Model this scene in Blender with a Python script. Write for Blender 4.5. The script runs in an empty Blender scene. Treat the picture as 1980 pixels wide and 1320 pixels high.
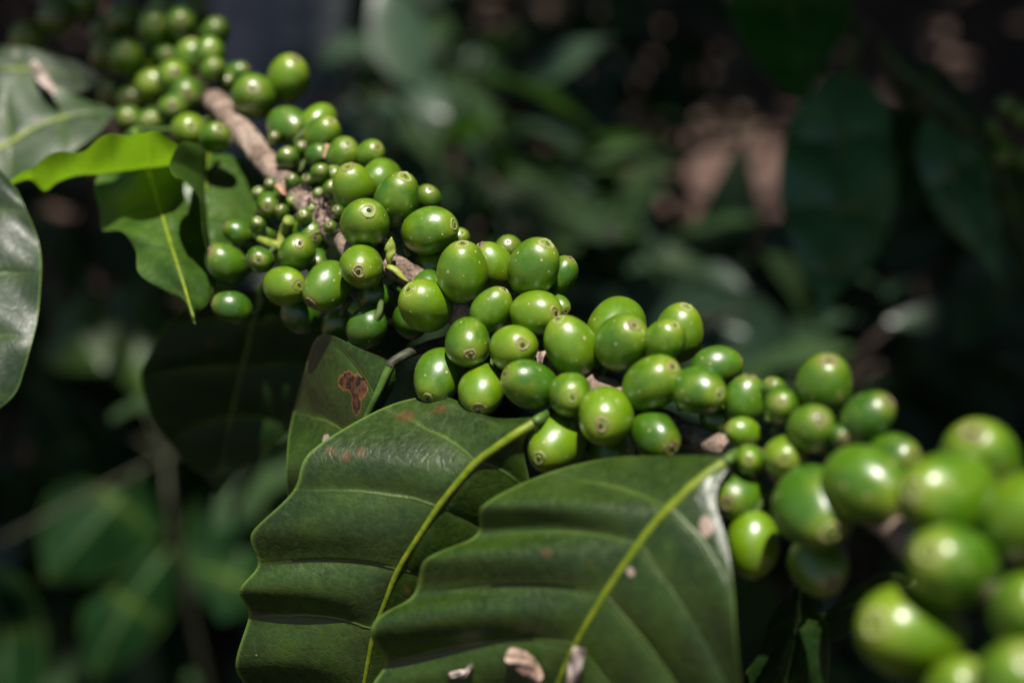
import bpy, math, random
import numpy as np
from mathutils import Vector, Matrix

scene = bpy.context.scene
random.seed(7)
rng = np.random.default_rng(7)

# ------------------------------------------------------------------ camera, light, exposure
CAM = Vector((0.0, 0.0, 1.2))
PITCH = math.radians(30)
F = 2750.0                                   # focal length in pixels of the 1980 px wide photograph (50 mm lens)
RT = Vector((1, 0, 0))
FW = Vector((0, math.cos(PITCH), -math.sin(PITCH)))
UP = Vector((0, math.sin(PITCH), math.cos(PITCH)))


def near(d):
    """distances in front of the sharp plane, drawn in a little"""
    return d if d > 384 else 384 - (384 - d) * 0.74


def at(x, y, d):
    """world point seen at pixel (x, y) of the photograph, d millimetres in front of the lens"""
    x, y, d = float(x), float(y), near(float(d)) * 0.001
    return CAM + d * (FW + RT * ((x - 990) / F) - UP * ((y - 660) / F))


cd = bpy.data.cameras.new('camera')
cam = bpy.data.objects.new('camera', cd)
scene.collection.objects.link(cam)
cam.location = CAM
cam.rotation_euler = (math.pi / 2 - PITCH, 0, 0)
cd.lens = 50
cd.sensor_width = 36
cd.clip_start = 0.01
cd.clip_end = 400
cd.dof.use_dof = True
cd.dof.focus_distance = 0.384
cd.dof.aperture_fstop = 5.0
cd.dof.aperture_blades = 0
scene.camera = cam

SUN_EL = math.radians(82)
SUN_AZ = math.radians(168)                   # measured from +Y towards +X: behind the photographer, a little to the right
TOSUN = Vector((math.sin(SUN_AZ) * math.cos(SUN_EL), math.cos(SUN_AZ) * math.cos(SUN_EL), math.sin(SUN_EL)))

world = bpy.data.worlds.new('World')
scene.world = world
world.use_nodes = True
wn = world.node_tree
bgn = wn.nodes['Background']
sky = wn.nodes.new('ShaderNodeTexSky')
sky.sky_type = 'NISHITA'
sky.sun_disc = False
sky.sun_elevation = SUN_EL
sky.sun_rotation = SUN_AZ
wn.links.new(sky.outputs[0], bgn.inputs[0])
bgn.inputs[1].default_value = 0.05

sl = bpy.data.lights.new('sun', 'SUN')
sun = bpy.data.objects.new('sun', sl)
scene.collection.objects.link(sun)
sl.energy = 5.0
sl.angle = math.radians(0.53)
sl.color = (1.0, 0.95, 0.87)
sun.rotation_euler = TOSUN.to_track_quat('Z', 'Y').to_euler()

scene.view_settings.view_transform = 'Standard'
scene.view_settings.look = 'None'
scene.view_settings.gamma = 1
scene.view_settings.exposure = 0.45
scene.cycles.use_denoising = True
scene.cycles.max_bounces = 6
scene.cycles.diffuse_bounces = 3
scene.cycles.glossy_bounces = 3
scene.cycles.transmission_bounces = 3
scene.cycles.caustics_reflective = False
scene.cycles.caustics_refractive = False

# ------------------------------------------------------------------ helpers
COL = scene.collection


def tag(o, label=None, cat=None, group=None, kind=None):
    if label: o['label'] = label
    if cat: o['category'] = cat
    if group: o['group'] = group
    if kind: o['kind'] = kind
    return o


def empty(name, loc, label, cat, group=None):
    o = bpy.data.objects.new(name, None)
    COL.objects.link(o)
    o.location = loc
    o.empty_display_size = 0.02
    return tag(o, label, cat, group)


def mesh_obj(name, verts, faces, mat, parent=None, smooth=True, uvs=None, spot=None):
    me = bpy.data.meshes.new(name)
    verts = np.asarray(verts, dtype=float)
    me.from_pydata([tuple(v) for v in verts], [], faces)
    me.materials.append(mat)
    if smooth:
        me.polygons.foreach_set('use_smooth', [True] * len(me.polygons))
    if uvs is not None:
        ul = me.uv_layers.new(name='UVMap')
        li = np.zeros(len(me.loops), dtype=np.int32)
        me.loops.foreach_get('vertex_index', li)
        ul.data.foreach_set('uv', np.asarray(uvs)[li].ravel())
    if spot is not None:
        at_ = me.attributes.new('spot', 'FLOAT_VECTOR', 'POINT')
        at_.data.foreach_set('vector', np.asarray(spot, dtype=float).ravel())
    me.update()
    o = bpy.data.objects.new(name, me)
    COL.objects.link(o)
    if parent is not None:
        o.parent = parent
        o.matrix_parent_inverse = Matrix.Translation(parent.location).inverted() if parent.type == 'EMPTY' else parent.matrix_basis.inverted()
    return o


def catmull(P, n):
    """P (k,3) control points -> n samples, and the float index of each sample"""
    P = np.asarray(P, dtype=float)
    k = len(P)
    t = np.linspace(0, k - 1, n)
    i = np.clip(t.astype(int), 0, k - 2)
    f = (t - i)[:, None]
    ext = np.vstack([2 * P[0] - P[1], P, 2 * P[-1] - P[-2]])
    p0, p1, p2, p3 = ext[i], ext[i + 1], ext[i + 2], ext[i + 3]
    return 0.5 * ((2 * p1) + (-p0 + p2) * f + (2 * p0 - 5 * p1 + 4 * p2 - p3) * f ** 2 + (-p0 + 3 * p1 - 3 * p2 + p3) * f ** 3), t


def tube(C, R, seg=16, rough=0.0, flat=1.0):
    C = np.asarray(C, float)
    n = len(C)
    R = np.broadcast_to(np.asarray(R, float), (n,))
    T = np.gradient(C, axis=0)
    T /= np.linalg.norm(T, axis=1)[:, None] + 1e-12
    ref = np.array([0.13, 0.31, 0.94])
    A = np.cross(T, ref); A /= np.linalg.norm(A, axis=1)[:, None]
    B = np.cross(T, A)
    ang = np.linspace(0, 2 * np.pi, seg, endpoint=False)
    verts = []
    for i in range(n):
        rr = R[i] * (1 + (rough * rng.normal(size=seg) if rough else 0))
        ring = C[i] + (np.cos(ang) * rr)[:, None] * A[i] + (np.sin(ang) * rr * flat)[:, None] * B[i]
        verts.append(ring)
    verts = np.vstack(verts)
    faces = []
    for i in range(n - 1):
        for j in range(seg):
            a = i * seg + j; b = i * seg + (j + 1) % seg
            faces.append((a, b, b + seg, a + seg))
    faces.append(tuple(range(seg))[::-1])
    faces.append(tuple((n - 1) * seg + j for j in range(seg)))
    return verts, faces


# ------------------------------------------------------------------ materials
class NT:
    def __init__(self, name):
        self.m = bpy.data.materials.new(name)
        self.m.use_nodes = True
        self.t = self.m.node_tree
        self.p = self.t.nodes['Principled BSDF']
        self.out = self.t.nodes['Material Output']

    def n(self, typ, **kw):
        nd = self.t.nodes.new(typ)
        for k, v in kw.items():
            setattr(nd, k, v)
        return nd

    def l(self, a, b):
        self.t.links.new(a, b)

    def val(self, sock, v):
        if hasattr(v, 'is_output'):
            self.l(v, sock)
        else:
            sock.default_value = v

    def math(self, op, a, b=0.0, c=None, clamp=False):
        nd = self.n('ShaderNodeMath', operation=op, use_clamp=clamp)
        self.val(nd.inputs[0], a); self.val(nd.inputs[1], b)
        if c is not None: self.val(nd.inputs[2], c)
        return nd.outputs[0]

    def smooth(self, v, lo, hi, olo=0.0, ohi=1.0):
        nd = self.n('ShaderNodeMapRange', interpolation_type='SMOOTHSTEP')
        self.val(nd.inputs[0], v)
        nd.inputs[1].default_value = lo; nd.inputs[2].default_value = hi
        nd.inputs[3].default_value = olo; nd.inputs[4].default_value = ohi
        return nd.outputs[0]

    def mix(self, fac, a, b):
        nd = self.n('ShaderNodeMix', data_type='RGBA')
        self.val(nd.inputs[0], fac)
        for s, v in ((nd.inputs[6], a), (nd.inputs[7], b)):
            if hasattr(v, 'is_output'): self.l(v, s)
            else: s.default_value = (*v, 1)
        return nd.outputs[2]

    def noise(self, vec, scale, detail=3.0, rough=0.55):
        nd = self.n('ShaderNodeTexNoise')
        if vec is not None: self.l(vec, nd.inputs['Vector'])
        nd.inputs['Scale'].default_value = scale
        nd.inputs['Detail'].default_value = detail
        nd.inputs['Roughness'].default_value = rough
        return nd

    def voro(self, vec, scale, feature='F1'):
        nd = self.n('ShaderNodeTexVoronoi', feature=feature)
        if vec is not None: self.l(vec, nd.inputs['Vector'])
        nd.inputs['Scale'].default_value = scale
        return nd

    def bump(self, h, strength, dist, normal=None):
        nd = self.n('ShaderNodeBump')
        nd.inputs['Strength'].default_value = strength
        nd.inputs['Distance'].default_value = dist
        self.l(h, nd.inputs['Height'])
        if normal is not None: self.l(normal, nd.inputs['Normal'])
        return nd.outputs[0]

    def scale(self, vec, s):
        nd = self.n('ShaderNodeMapping')
        self.l(vec, nd.inputs[0])
        nd.inputs['Scale'].default_value = s
        return nd.outputs[0]


def leaf_material(name, dark, light, trans, tfac=0.2, rough=0.36, spec=0.6, vein=(0.12, 0.2, 0.03), veinw=0.03, bump=1.0, coat=0.0):
    k = NT(name)
    uv = k.n('ShaderNodeUVMap').outputs[0]
    sep = k.n('ShaderNodeSeparateXYZ'); k.l(uv, sep.inputs[0])
    geo = k.n('ShaderNodeTexCoord').outputs['Object']
    U = k.math('MULTIPLY', sep.outputs[0], 20.0)
    av = k.math('ABSOLUTE', k.math('SUBTRACT', k.math('MULTIPLY', sep.outputs[1], 2.0), 1.0))
    wob = k.math('MULTIPLY', k.math('SUBTRACT', k.noise(geo, 90, 2).outputs[0], 0.5), 0.10)
    fr = k.math('ABSOLUTE', k.math('SUBTRACT', k.math('FRACT', k.math('ADD', k.math('ADD', U, wob), 0.5)), 0.5))
    vn = k.smooth(fr, veinw, 0.0)
    vn = k.math('MULTIPLY', vn, k.smooth(av, 1.0, 0.35, 0.15, 1.0))
    # thin network of smaller veins
    vor = k.voro(k.scale(geo, (1, 1, 1)), 470, 'DISTANCE_TO_EDGE')
    net = k.smooth(vor.outputs['Distance'], 0.09, 0.0)
    big = k.noise(geo, 38, 4, 0.6).outputs[0]
    fine = k.noise(geo, 420, 3, 0.6).outputs[0]
    blot = k.noise(geo, 95, 4, 0.7).outputs[0]
    col = k.mix(k.smooth(k.math('ADD', k.math('MULTIPLY', big, 0.6), k.math('MULTIPLY', blot, 0.4)), 0.38, 0.62), dark, light)
    col = k.mix(k.math('MULTIPLY', k.smooth(blot, 0.56, 0.72), 0.45), col, (light[0] * 1.4, light[1] * 1.3, light[2]))
    col = k.mix(k.math('MULTIPLY', k.smooth(fine, 0.45, 0.75), 0.35), col, tuple(c * 1.5 for c in light))
    col = k.mix(k.math('MULTIPLY', net, 0.09), col, vein)
    col = k.mix(k.math('MULTIPLY', k.math('MULTIPLY', k.smooth(fr, 0.22, 0.0), k.smooth(av, 1.0, 0.2, 0.1, 1.0)), 0.30), col, tuple(c * 0.6 for c in vein))
    col = k.mix(k.math('MULTIPLY', vn, 0.6), col, vein)
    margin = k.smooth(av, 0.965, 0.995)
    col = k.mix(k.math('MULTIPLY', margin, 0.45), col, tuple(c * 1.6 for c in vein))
    # tiny pale specks of dust and scale insects
    sp = k.voro(geo, 210)
    spk = k.math('MULTIPLY', k.smooth(sp.outputs['Distance'], 0.075, 0.04), k.math('GREATER_THAN', k.math('FRACT', k.math('MULTIPLY', sp.outputs['Color'], 7.3)), 0.93))
    col = k.mix(k.math('MULTIPLY', spk, 0.6), col, (0.42, 0.4, 0.3))
    # blemishes
    atn = k.n('ShaderNodeAttribute', attribute_name='spot')
    ss = k.n('ShaderNodeSeparateXYZ'); k.l(atn.outputs['Vector'], ss.inputs[0])
    sn = k.noise(geo, 260, 4, 0.65).outputs[0]
    def blem(sock, lo, hi):
        return k.smooth(k.math('ADD', sock, k.math('MULTIPLY', k.math('MULTIPLY', k.math('SUBTRACT', sn, 0.5), 1.3), k.smooth(sock, 0.0, 0.2))), lo, hi)
    rust = k.math('MULTIPLY', blem(ss.outputs[0], 0.35, 1.1), k.smooth(ss.outputs[0], 0.05, 0.4, 0.0, 0.75))
    rot = blem(ss.outputs[1], 0.38, 0.5)
    rim = k.math('SUBTRACT', blem(ss.outputs[1], 0.2, 0.36), rot, clamp=True)
    pale = blem(ss.outputs[2], 0.4, 0.55)
    rustc = k.mix(sn, (0.11, 0.022, 0.008), (0.14, 0.06, 0.015))
    rotc = k.mix(k.smooth(fine, 0.4, 0.65), (0.012, 0.005, 0.003), (0.12, 0.045, 0.015))
    col = k.mix(k.math('MULTIPLY', rust, 0.75), col, rustc)
    col = k.mix(rim, col, (0.22, 0.09, 0.02))
    col = k.mix(rot, col, rotc)
    col = k.mix(pale, col, k.mix(sn, (0.25, 0.17, 0.13), (0.5, 0.38, 0.33)))
    k.l(col, k.p.inputs['Base Color'])
    k.l(k.smooth(fine, 0.3, 0.8, rough - 0.05, rough + 0.12), k.p.inputs['Roughness'])
    k.p.inputs['Specular IOR Level'].default_value = spec
    k.p.inputs['Coat Weight'].default_value = coat
    k.p.inputs['Coat Roughness'].default_value = 0.3
    vor2 = k.voro(k.scale(geo, (1, 1, 1)), 190, 'DISTANCE_TO_EDGE')
    net2 = k.smooth(k.math('ADD', vor2.outputs['Distance'], k.math('MULTIPLY', fine, 0.08)), 0.12, 0.0)
    h = k.math('ADD', k.math('ADD', k.math('MULTIPLY', fine, 0.5), k.math('MULTIPLY', net, -0.12)), k.math('MULTIPLY', net2, -0.22))
    h = k.math('ADD', h, k.math('MULTIPLY', big, 1.2))
    h = k.math('ADD', h, k.math('MULTIPLY', vn, -1.0))
    nb = k.bump(h, 0.55 * bump, 0.0004)
    k.l(nb, k.p.inputs['Normal'])
    k.l(nb, k.p.inputs['Coat Normal'])
    tr = k.n('ShaderNodeBsdfTranslucent')
    k.l(k.mix(k.math('ADD', k.math('MULTIPLY', rot, 0.9), k.math('MULTIPLY', net, 0.2), clamp=True), trans, (0.03, 0.012, 0.004)), tr.inputs[0])
    ms = k.n('ShaderNodeMixShader')
    ms.inputs[0].default_value = tfac
    k.l(k.p.outputs[0], ms.inputs[1]); k.l(tr.outputs[0], ms.inputs[2])
    k.l(ms.outputs[0], k.out.inputs[0])
    return k.m


def simple_leaf(name, dark, light, trans, tfac=0.2, rough=0.4):
    k = NT(name)
    g = k.n('ShaderNodeNewGeometry')
    nz = k.noise(g.outputs['Position'], 9, 3).outputs[0]
    col = k.mix(k.smooth(nz, 0.3, 0.7), dark, light)
    col = k.mix(k.math('MULTIPLY', g.outputs['Random Per Island'], 0.6), col, light)
    k.l(col, k.p.inputs['Base Color'])
    k.p.inputs['Roughness'].default_value = rough
    tr = k.n('ShaderNodeBsdfTranslucent'); tr.inputs[0].default_value = (*trans, 1)
    ms = k.n('ShaderNodeMixShader'); ms.inputs[0].default_value = tfac
    k.l(k.p.outputs[0], ms.inputs[1]); k.l(tr.outputs[0], ms.inputs[2]); k.l(ms.outputs[0], k.out.inputs[0])
    return k.m


def cherry_material(name, lo, hi, tip):
    k = NT(name)
    ob = k.n('ShaderNodeTexCoord').outputs['Object']
    rnd = k.n('ShaderNodeObjectInfo').outputs['Random']
    off = k.n('ShaderNodeVectorMath', operation='ADD')
    cx = k.n('ShaderNodeCombineXYZ')
    k.l(k.math('MULTIPLY', rnd, 37.0), cx.inputs[0]); k.l(k.math('MULTIPLY', rnd, 61.0), cx.inputs[1]); k.l(k.math('MULTIPLY', rnd, 17.0), cx.inputs[2])
    k.l(ob, off.inputs[0]); k.l(cx.outputs[0], off.inputs[1])
    v = off.outputs[0]
    sep = k.n('ShaderNodeSeparateXYZ'); k.l(ob, sep.inputs[0])
    z = sep.outputs[2]
    big = k.noise(v, 1.3, 3).outputs[0]
    stk = k.noise(k.scale(v, (9, 9, 1.2)), 1.6, 5, 0.7).outputs[0]
    fine = k.noise(v, 26, 3).outputs[0]
    f = k.math('ADD', k.math('MULTIPLY', big, 0.65), k.math('MULTIPLY', rnd, 0.55))
    col = k.mix(k.smooth(f, 0.25, 0.9), lo, hi)
    col = k.mix(k.math('MULTIPLY', k.smooth(stk, 0.5, 0.8), 0.3), col, tuple(min(1, c * 1.4) for c in hi))
    yel = k.math('MULTIPLY', k.smooth(k.noise(v, 0.9, 2).outputs[0], 0.5, 0.7), 0.4)
    col = k.mix(yel, col, (hi[0] * 1.5, hi[1] * 1.05, hi[2] * 1.5))
    col = k.mix(k.math('MULTIPLY', k.smooth(fine, 0.5, 0.75), 0.10), col, tuple(min(1, c * 1.5) for c in hi))
    zz = k.math('ADD', z, k.math('MULTIPLY', k.math('SUBTRACT', stk, 0.5), 0.5))
    col = k.mix(k.math('MULTIPLY', k.smooth(zz, 0.72, 1.12), 0.55), col, tip)
    sp = k.voro(v, 3.0)
    keep = k.math('GREATER_THAN', k.math('FRACT', k.math('MULTIPLY', sp.outputs['Color'], 5.7)), 0.6)
    dot = k.math('MULTIPLY', k.smooth(sp.outputs['Distance'], 0.19, 0.11), keep)
    ring = k.math('MULTIPLY', k.math('MULTIPLY', k.smooth(sp.outputs['Distance'], 0.32, 0.2), keep), 0.25)
    col = k.mix(ring, col, (0.08, 0.15, 0.02))
    col = k.mix(k.math('MULTIPLY', dot, 0.85), col, (0.5, 0.46, 0.2))
    # a few grey-brown scuffs
    sc = k.math('MULTIPLY', k.smooth(k.noise(v, 2.2, 6, 0.72).outputs[0], 0.61, 0.74), 0.6)
    col = k.mix(sc, col, (0.13, 0.13, 0.06))
    k.l(col, k.p.inputs['Base Color'])
    k.l(k.math('ADD', k.smooth(stk, 0.3, 0.8, 0.40, 0.52), k.math('MULTIPLY', sc, 0.4)), k.p.inputs['Roughness'])
    k.p.inputs['Subsurface Weight'].default_value = 0.06
    k.p.inputs['Subsurface Radius'].default_value = (0.5, 1.0, 0.12)
    k.p.inputs['Subsurface Scale'].default_value = 0.0013
    k.p.inputs['Specular IOR Level'].default_value = 0.22
    k.p.inputs['Coat Weight'].default_value = 1.0
    k.p.inputs['Coat IOR'].default_value = 1.7
    dull = k.smooth(k.noise(v, 2.6, 4, 0.6).outputs[0], 0.5, 0.68)
    k.l(k.math('ADD', k.math('MULTIPLY', dull, 0.14), k.smooth(stk, 0.3, 0.7, 0.29, 0.37)), k.p.inputs['Coat Roughness'])
    h = k.math('ADD', k.math('MULTIPLY', stk, 0.5), k.math('MULTIPLY', fine, 0.22))
    h = k.math('ADD', h, k.math('MULTIPLY', dot, 0.5))
    h = k.math('ADD', h, k.math('MULTIPLY', big, 1.0))
    k.l(k.bump(h, 0.16, 0.0012), k.p.inputs['Normal'])
    return k.m


def scar_material(name, ring, mid, core):
    k = NT(name)
    ob = k.n('ShaderNodeTexCoord').outputs['Object']
    sep = k.n('ShaderNodeSeparateXYZ'); k.l(ob, sep.inputs[0])
    r = k.math('SQRT', k.math('ADD', k.math('MULTIPLY', sep.outputs[0], sep.outputs[0]), k.math('MULTIPLY', sep.outputs[1], sep.outputs[1])))
    nz = k.noise(ob, 5, 4, 0.7).outputs[0]
    r2 = k.math('ADD', r, k.math('MULTIPLY', k.math('SUBTRACT', nz, 0.5), 0.3))
    col = k.mix(k.smooth(r2, 0.22, 0.34), core, mid)
    col = k.mix(k.smooth(r2, 0.52, 0.66), col, ring)
    col = k.mix(k.math('MULTIPLY', k.smooth(nz, 0.55, 0.7), 0.4), col, tuple(c * 0.45 for c in mid))
    k.l(col, k.p.inputs['Base Color'])
    k.p.inputs['Roughness'].default_value = 0.5
    k.l(k.bump(nz, 0.5, 0.0004), k.p.inputs['Normal'])
    return k.m


def bark_material(name, a, b, c, sc=1.0):
    k = NT(name)
    ob = k.n('ShaderNodeTexCoord').outputs['Object']
    n1 = k.noise(ob, 130 * sc, 6, 0.7).outputs[0]
    n2 = k.noise(ob, 420 * sc, 4, 0.65).outputs[0]
    n3 = k.noise(ob, 45 * sc, 3).outputs[0]
    col = k.mix(k.smooth(n1, 0.32, 0.66), a, b)
    col = k.mix(k.math('MULTIPLY', k.smooth(n3, 0.5, 0.7), 0.6), col, c)
    col = k.mix(k.math('MULTIPLY', k.smooth(n2, 0.5, 0.7), 0.85), col, tuple(x * 0.3 for x in a))
    k.l(col, k.p.inputs['Base Color'])
    k.p.inputs['Roughness'].default_value = 0.78
    k.l(k.bump(k.math('ADD', n1, k.math('MULTIPLY', n2, 0.7)), 1.0, 0.0022 / sc), k.p.inputs['Normal'])
    return k.m


def flat_noise(name, a, b, scale, rough=0.6):
    k = NT(name)
    ob = k.n('ShaderNodeTexCoord').outputs['Object']
    n1 = k.noise(ob, scale, 4, 0.65).outputs[0]
    k.l(k.mix(k.smooth(n1, 0.35, 0.65), a, b), k.p.inputs['Base Color'])
    k.p.inputs['Roughness'].default_value = rough
    k.l(k.bump(n1, 0.4, 0.0005), k.p.inputs['Normal'])
    return k.m


M = {}
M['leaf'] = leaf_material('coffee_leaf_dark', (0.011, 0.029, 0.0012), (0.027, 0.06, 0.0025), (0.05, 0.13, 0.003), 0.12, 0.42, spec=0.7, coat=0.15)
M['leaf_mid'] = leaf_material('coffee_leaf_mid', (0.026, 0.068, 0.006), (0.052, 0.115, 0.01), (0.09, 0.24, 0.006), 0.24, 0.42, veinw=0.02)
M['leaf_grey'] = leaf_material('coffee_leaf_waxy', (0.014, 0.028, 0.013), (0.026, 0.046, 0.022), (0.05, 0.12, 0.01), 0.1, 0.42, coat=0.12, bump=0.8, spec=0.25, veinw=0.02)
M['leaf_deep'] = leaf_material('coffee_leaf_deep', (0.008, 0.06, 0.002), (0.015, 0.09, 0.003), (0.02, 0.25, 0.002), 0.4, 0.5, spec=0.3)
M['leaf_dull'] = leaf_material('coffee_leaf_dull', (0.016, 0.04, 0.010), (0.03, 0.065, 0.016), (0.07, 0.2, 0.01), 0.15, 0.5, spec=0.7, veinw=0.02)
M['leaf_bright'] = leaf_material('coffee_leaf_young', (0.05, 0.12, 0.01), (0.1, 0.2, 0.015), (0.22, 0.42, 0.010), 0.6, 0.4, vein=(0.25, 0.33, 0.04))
M['leaf_shade'] = leaf_material('coffee_leaf_shaded', (0.006, 0.024, 0.003), (0.011, 0.036, 0.005), (0.02, 0.08, 0.004), 0.15, 0.5, spec=0.25)  # darker copy of the leaf, deep shade put into its colour
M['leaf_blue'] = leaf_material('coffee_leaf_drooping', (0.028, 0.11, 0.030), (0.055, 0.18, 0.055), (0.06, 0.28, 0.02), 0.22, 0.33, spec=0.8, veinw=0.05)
M['leaf_dimmed'] = leaf_material('coffee_leaf_dimmed', (0.002, 0.014, 0.003), (0.005, 0.030, 0.008), (0.01, 0.08, 0.01), 0.15, 0.6, spec=0.08)  # near-black green puts the dimness of shade into the leaf colour
M['midrib'] = flat_noise('midrib_green', (0.11, 0.17, 0.003), (0.21, 0.26, 0.010), 260, 0.5)
M['midrib_dull'] = flat_noise('midrib_dull_green', (0.05, 0.11, 0.015), (0.09, 0.17, 0.025), 260, 0.45)
M['petiole_dark'] = flat_noise('petiole_dark', (0.018, 0.018, 0.012), (0.06, 0.065, 0.03), 300, 0.6)
M['stalk'] = flat_noise('stalk_green', (0.05, 0.09, 0.015), (0.1, 0.15, 0.025), 300, 0.5)
M['peduncle'] = flat_noise('peduncle_green', (0.16, 0.24, 0.03), (0.32, 0.36, 0.06), 300, 0.5)
M['cherry'] = cherry_material('cherry_skin', (0.036, 0.124, 0.0002), (0.13, 0.245, 0.0006), (0.24, 0.32, 0.015))
M['cherry_dark'] = cherry_material('cherry_skin_dark', (0.028, 0.1, 0.0004), (0.08, 0.185, 0.001), (0.20, 0.25, 0.02))
M['scar_green'] = scar_material('scar_green', (0.30, 0.32, 0.11), (0.18, 0.27, 0.03), (0.06, 0.05, 0.02))
M['scar_tan'] = scar_material('scar_tan', (0.30, 0.25, 0.11), (0.2, 0.15, 0.07), (0.04, 0.025, 0.015))
M['scar_brown'] = scar_material('scar_brown', (0.2, 0.17, 0.07), (0.19, 0.10, 0.075), (0.05, 0.026, 0.022))
M['bark'] = bark_material('branch_bark', (0.14, 0.09, 0.065), (0.44, 0.32, 0.25), (0.58, 0.47, 0.39))
M['bark_dark'] = bark_material('fibre_bark', (0.03, 0.02, 0.016), (0.09, 0.06, 0.045), (0.16, 0.11, 0.08))
M['trunk'] = bark_material('trunk_bark', (0.2, 0.21, 0.24), (0.34, 0.35, 0.4), (0.46, 0.47, 0.5), 0.12)
M['petal'] = flat_noise('dried_petal', (0.2, 0.15, 0.12), (0.6, 0.5, 0.44), 300, 0.7)
M['petal_dark'] = flat_noise('dried_petal_brown', (0.09, 0.05, 0.035), (0.48, 0.34, 0.25), 170, 0.7)
M['bract'] = flat_noise('dry_bract', (0.3, 0.12, 0.06), (0.5, 0.32, 0.2), 300, 0.6)
M['bush'] = simple_leaf('undergrowth_leaf', (0.018, 0.04, 0.014), (0.045, 0.085, 0.03), (0.06, 0.16, 0.012), 0.22, 0.36)
M['bush_grey'] = simple_leaf('undergrowth_leaf_waxy', (0.02, 0.045, 0.024), (0.045, 0.085, 0.045), (0.05, 0.14, 0.02), 0.15, 0.34)
M['canopy'] = simple_leaf('canopy_leaf', (0.02, 0.045, 0.012), (0.04, 0.08, 0.02), (0.05, 0.12, 0.01), 0.18, 0.45)
M['litter'] = simple_leaf('litter_leaf', (0.05, 0.034, 0.022), (0.13, 0.085, 0.06), (0.08, 0.04, 0.02), 0.1, 0.8)


def soil_material():
    k = NT('soil')
    g = k.n('ShaderNodeNewGeometry').outputs['Position']
    n1 = k.noise(g, 2.5, 6, 0.65).outputs[0]
    n2 = k.noise(g, 38, 5, 0.7).outputs[0]
    col = k.mix(k.smooth(n1, 0.35, 0.65), (0.085, 0.05, 0.04), (0.165, 0.098, 0.08))
    col = k.mix(k.math('MULTIPLY', k.smooth(n2, 0.45, 0.7), 0.6), col, (0.1, 0.06, 0.042))
    k.l(col, k.p.inputs['Base Color'])
    k.p.inputs['Roughness'].default_value = 0.95
    k.l(k.bump(k.math('ADD', n1, n2), 0.8, 0.03), k.p.inputs['Normal'])
    return k.m


M['soil'] = soil_material()

# ------------------------------------------------------------------ ground
def make_ground():
    n = 60
    xs = np.sign(np.linspace(-1, 1, n)) * np.abs(np.linspace(-1, 1, n)) ** 3 * 120
    V = []
    for y in xs:
        for x in xs:
            V.append((x, y + 3, 0.05 * math.sin(x * 1.3) * math.cos(y * 1.1) * min(1, math.hypot(x, y) / 4)))
    Fc = [(j * n + i, j * n + i + 1, (j + 1) * n + i + 1, (j + 1) * n + i) for j in range(n - 1) for i in range(n - 1)]
    o = mesh_obj('ground', V, Fc, M['soil'])
    tag(o, kind='structure')


make_ground()


def ground_hit(x, y):
    d = (at(x, y, 1000) - CAM)
    t = -CAM.z / d.z
    return CAM + d * t


# ------------------------------------------------------------------ background foliage
class Leaves:
    """many small leaves gathered in one mesh: each a folded, pointed blade"""
    def __init__(self):
        self.v = []; self.f = []

    def add(self, c, direction, normal, L, W, droop=0.25, fold=0.18):
        d = np.array(direction, float); d /= np.linalg.norm(d)
        nn = np.array(normal, float); nn -= d * nn.dot(d); nn /= np.linalg.norm(nn) + 1e-9
        s = np.cross(d, nn)
        b = len(self.v)
        prof = [(0.0, 0.03), (0.18, 0.62), (0.42, 1.0), (0.66, 0.8), (0.86, 0.36), (1.0, 0.02)]
        c = np.array(c, float)
        for t, w in prof:
            ctr = c + d * (L * t) - nn * (droop * L * t * t)
            wv = 0.5 * W * w
            rip = 0.06 * W * math.sin(t * 17 + b)
            self.v.append(ctr - s * wv + nn * (fold * wv + rip))
            self.v.append(ctr)
            self.v.append(ctr + s * wv + nn * (fold * wv - rip))
        for i in range(len(prof) - 1):
            a = b + i * 3
            self.f.append((a, a + 1, a + 4, a + 3))
            self.f.append((a + 1, a + 2, a + 5, a + 4))

    def build(self, name, mat, parent=None):
        return mesh_obj(name, np.array(self.v), self.f, mat, parent)


def shrub(x, y, d, rad, n, label, group, mat='bush', leaf=0.11, squash=0.75):
    c = at(x, y, d)
    root = empty('coffee_shrub', (c.x, c.y, 0), label, 'shrub', group)
    lv = Leaves()
    segs = []
    for s in range(5):
        a = rng.uniform(0, 2 * np.pi)
        tip = np.array(c) + np.array([math.cos(a), math.sin(a), rng.uniform(-0.3, 0.7)]) * rad * 0.8
        P = [np.array([c.x, c.y, -0.01]), np.array([c.x, c.y, c.z * 0.45]) + rng.normal(size=3) * 0.02, (np.array(c) + tip) / 2 - np.array([0, 0, rad * .3]), tip]
        C, _ = catmull(P, 18)
        segs.append(C)
    vs, fs = [], []
    for C in segs:
        v, f = tube(C, np.linspace(0.008, 0.002, len(C)), 7)
        b = sum(len(q) for q in vs)
        vs.append(v); fs += [tuple(i + b for i in q) for q in f]
    mesh_obj('stem', np.vstack(vs), fs, M['bark_dark'], root)
    for i in range(n):
        u = rng.normal(size=3); u /= np.linalg.norm(u)
        r = rad * rng.uniform(0.25, 1) ** 0.5
        p = np.array(c) + u * r * np.array([1, 1, squash])
        out = u * np.array([1, 1, 0.3]) + rng.normal(size=3) * 0.5 + np.array([0, 0, -0.35])
        nrm = np.array([0, 0, 1.0]) + rng.normal(size=3) * 0.45
        L = leaf * rng.uniform(0.7, 1.25)
        lv.add(p, out, nrm, L, L * rng.uniform(0.38, 0.5))
    lv.build('foliage', M[mat], root)
    return root


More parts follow.
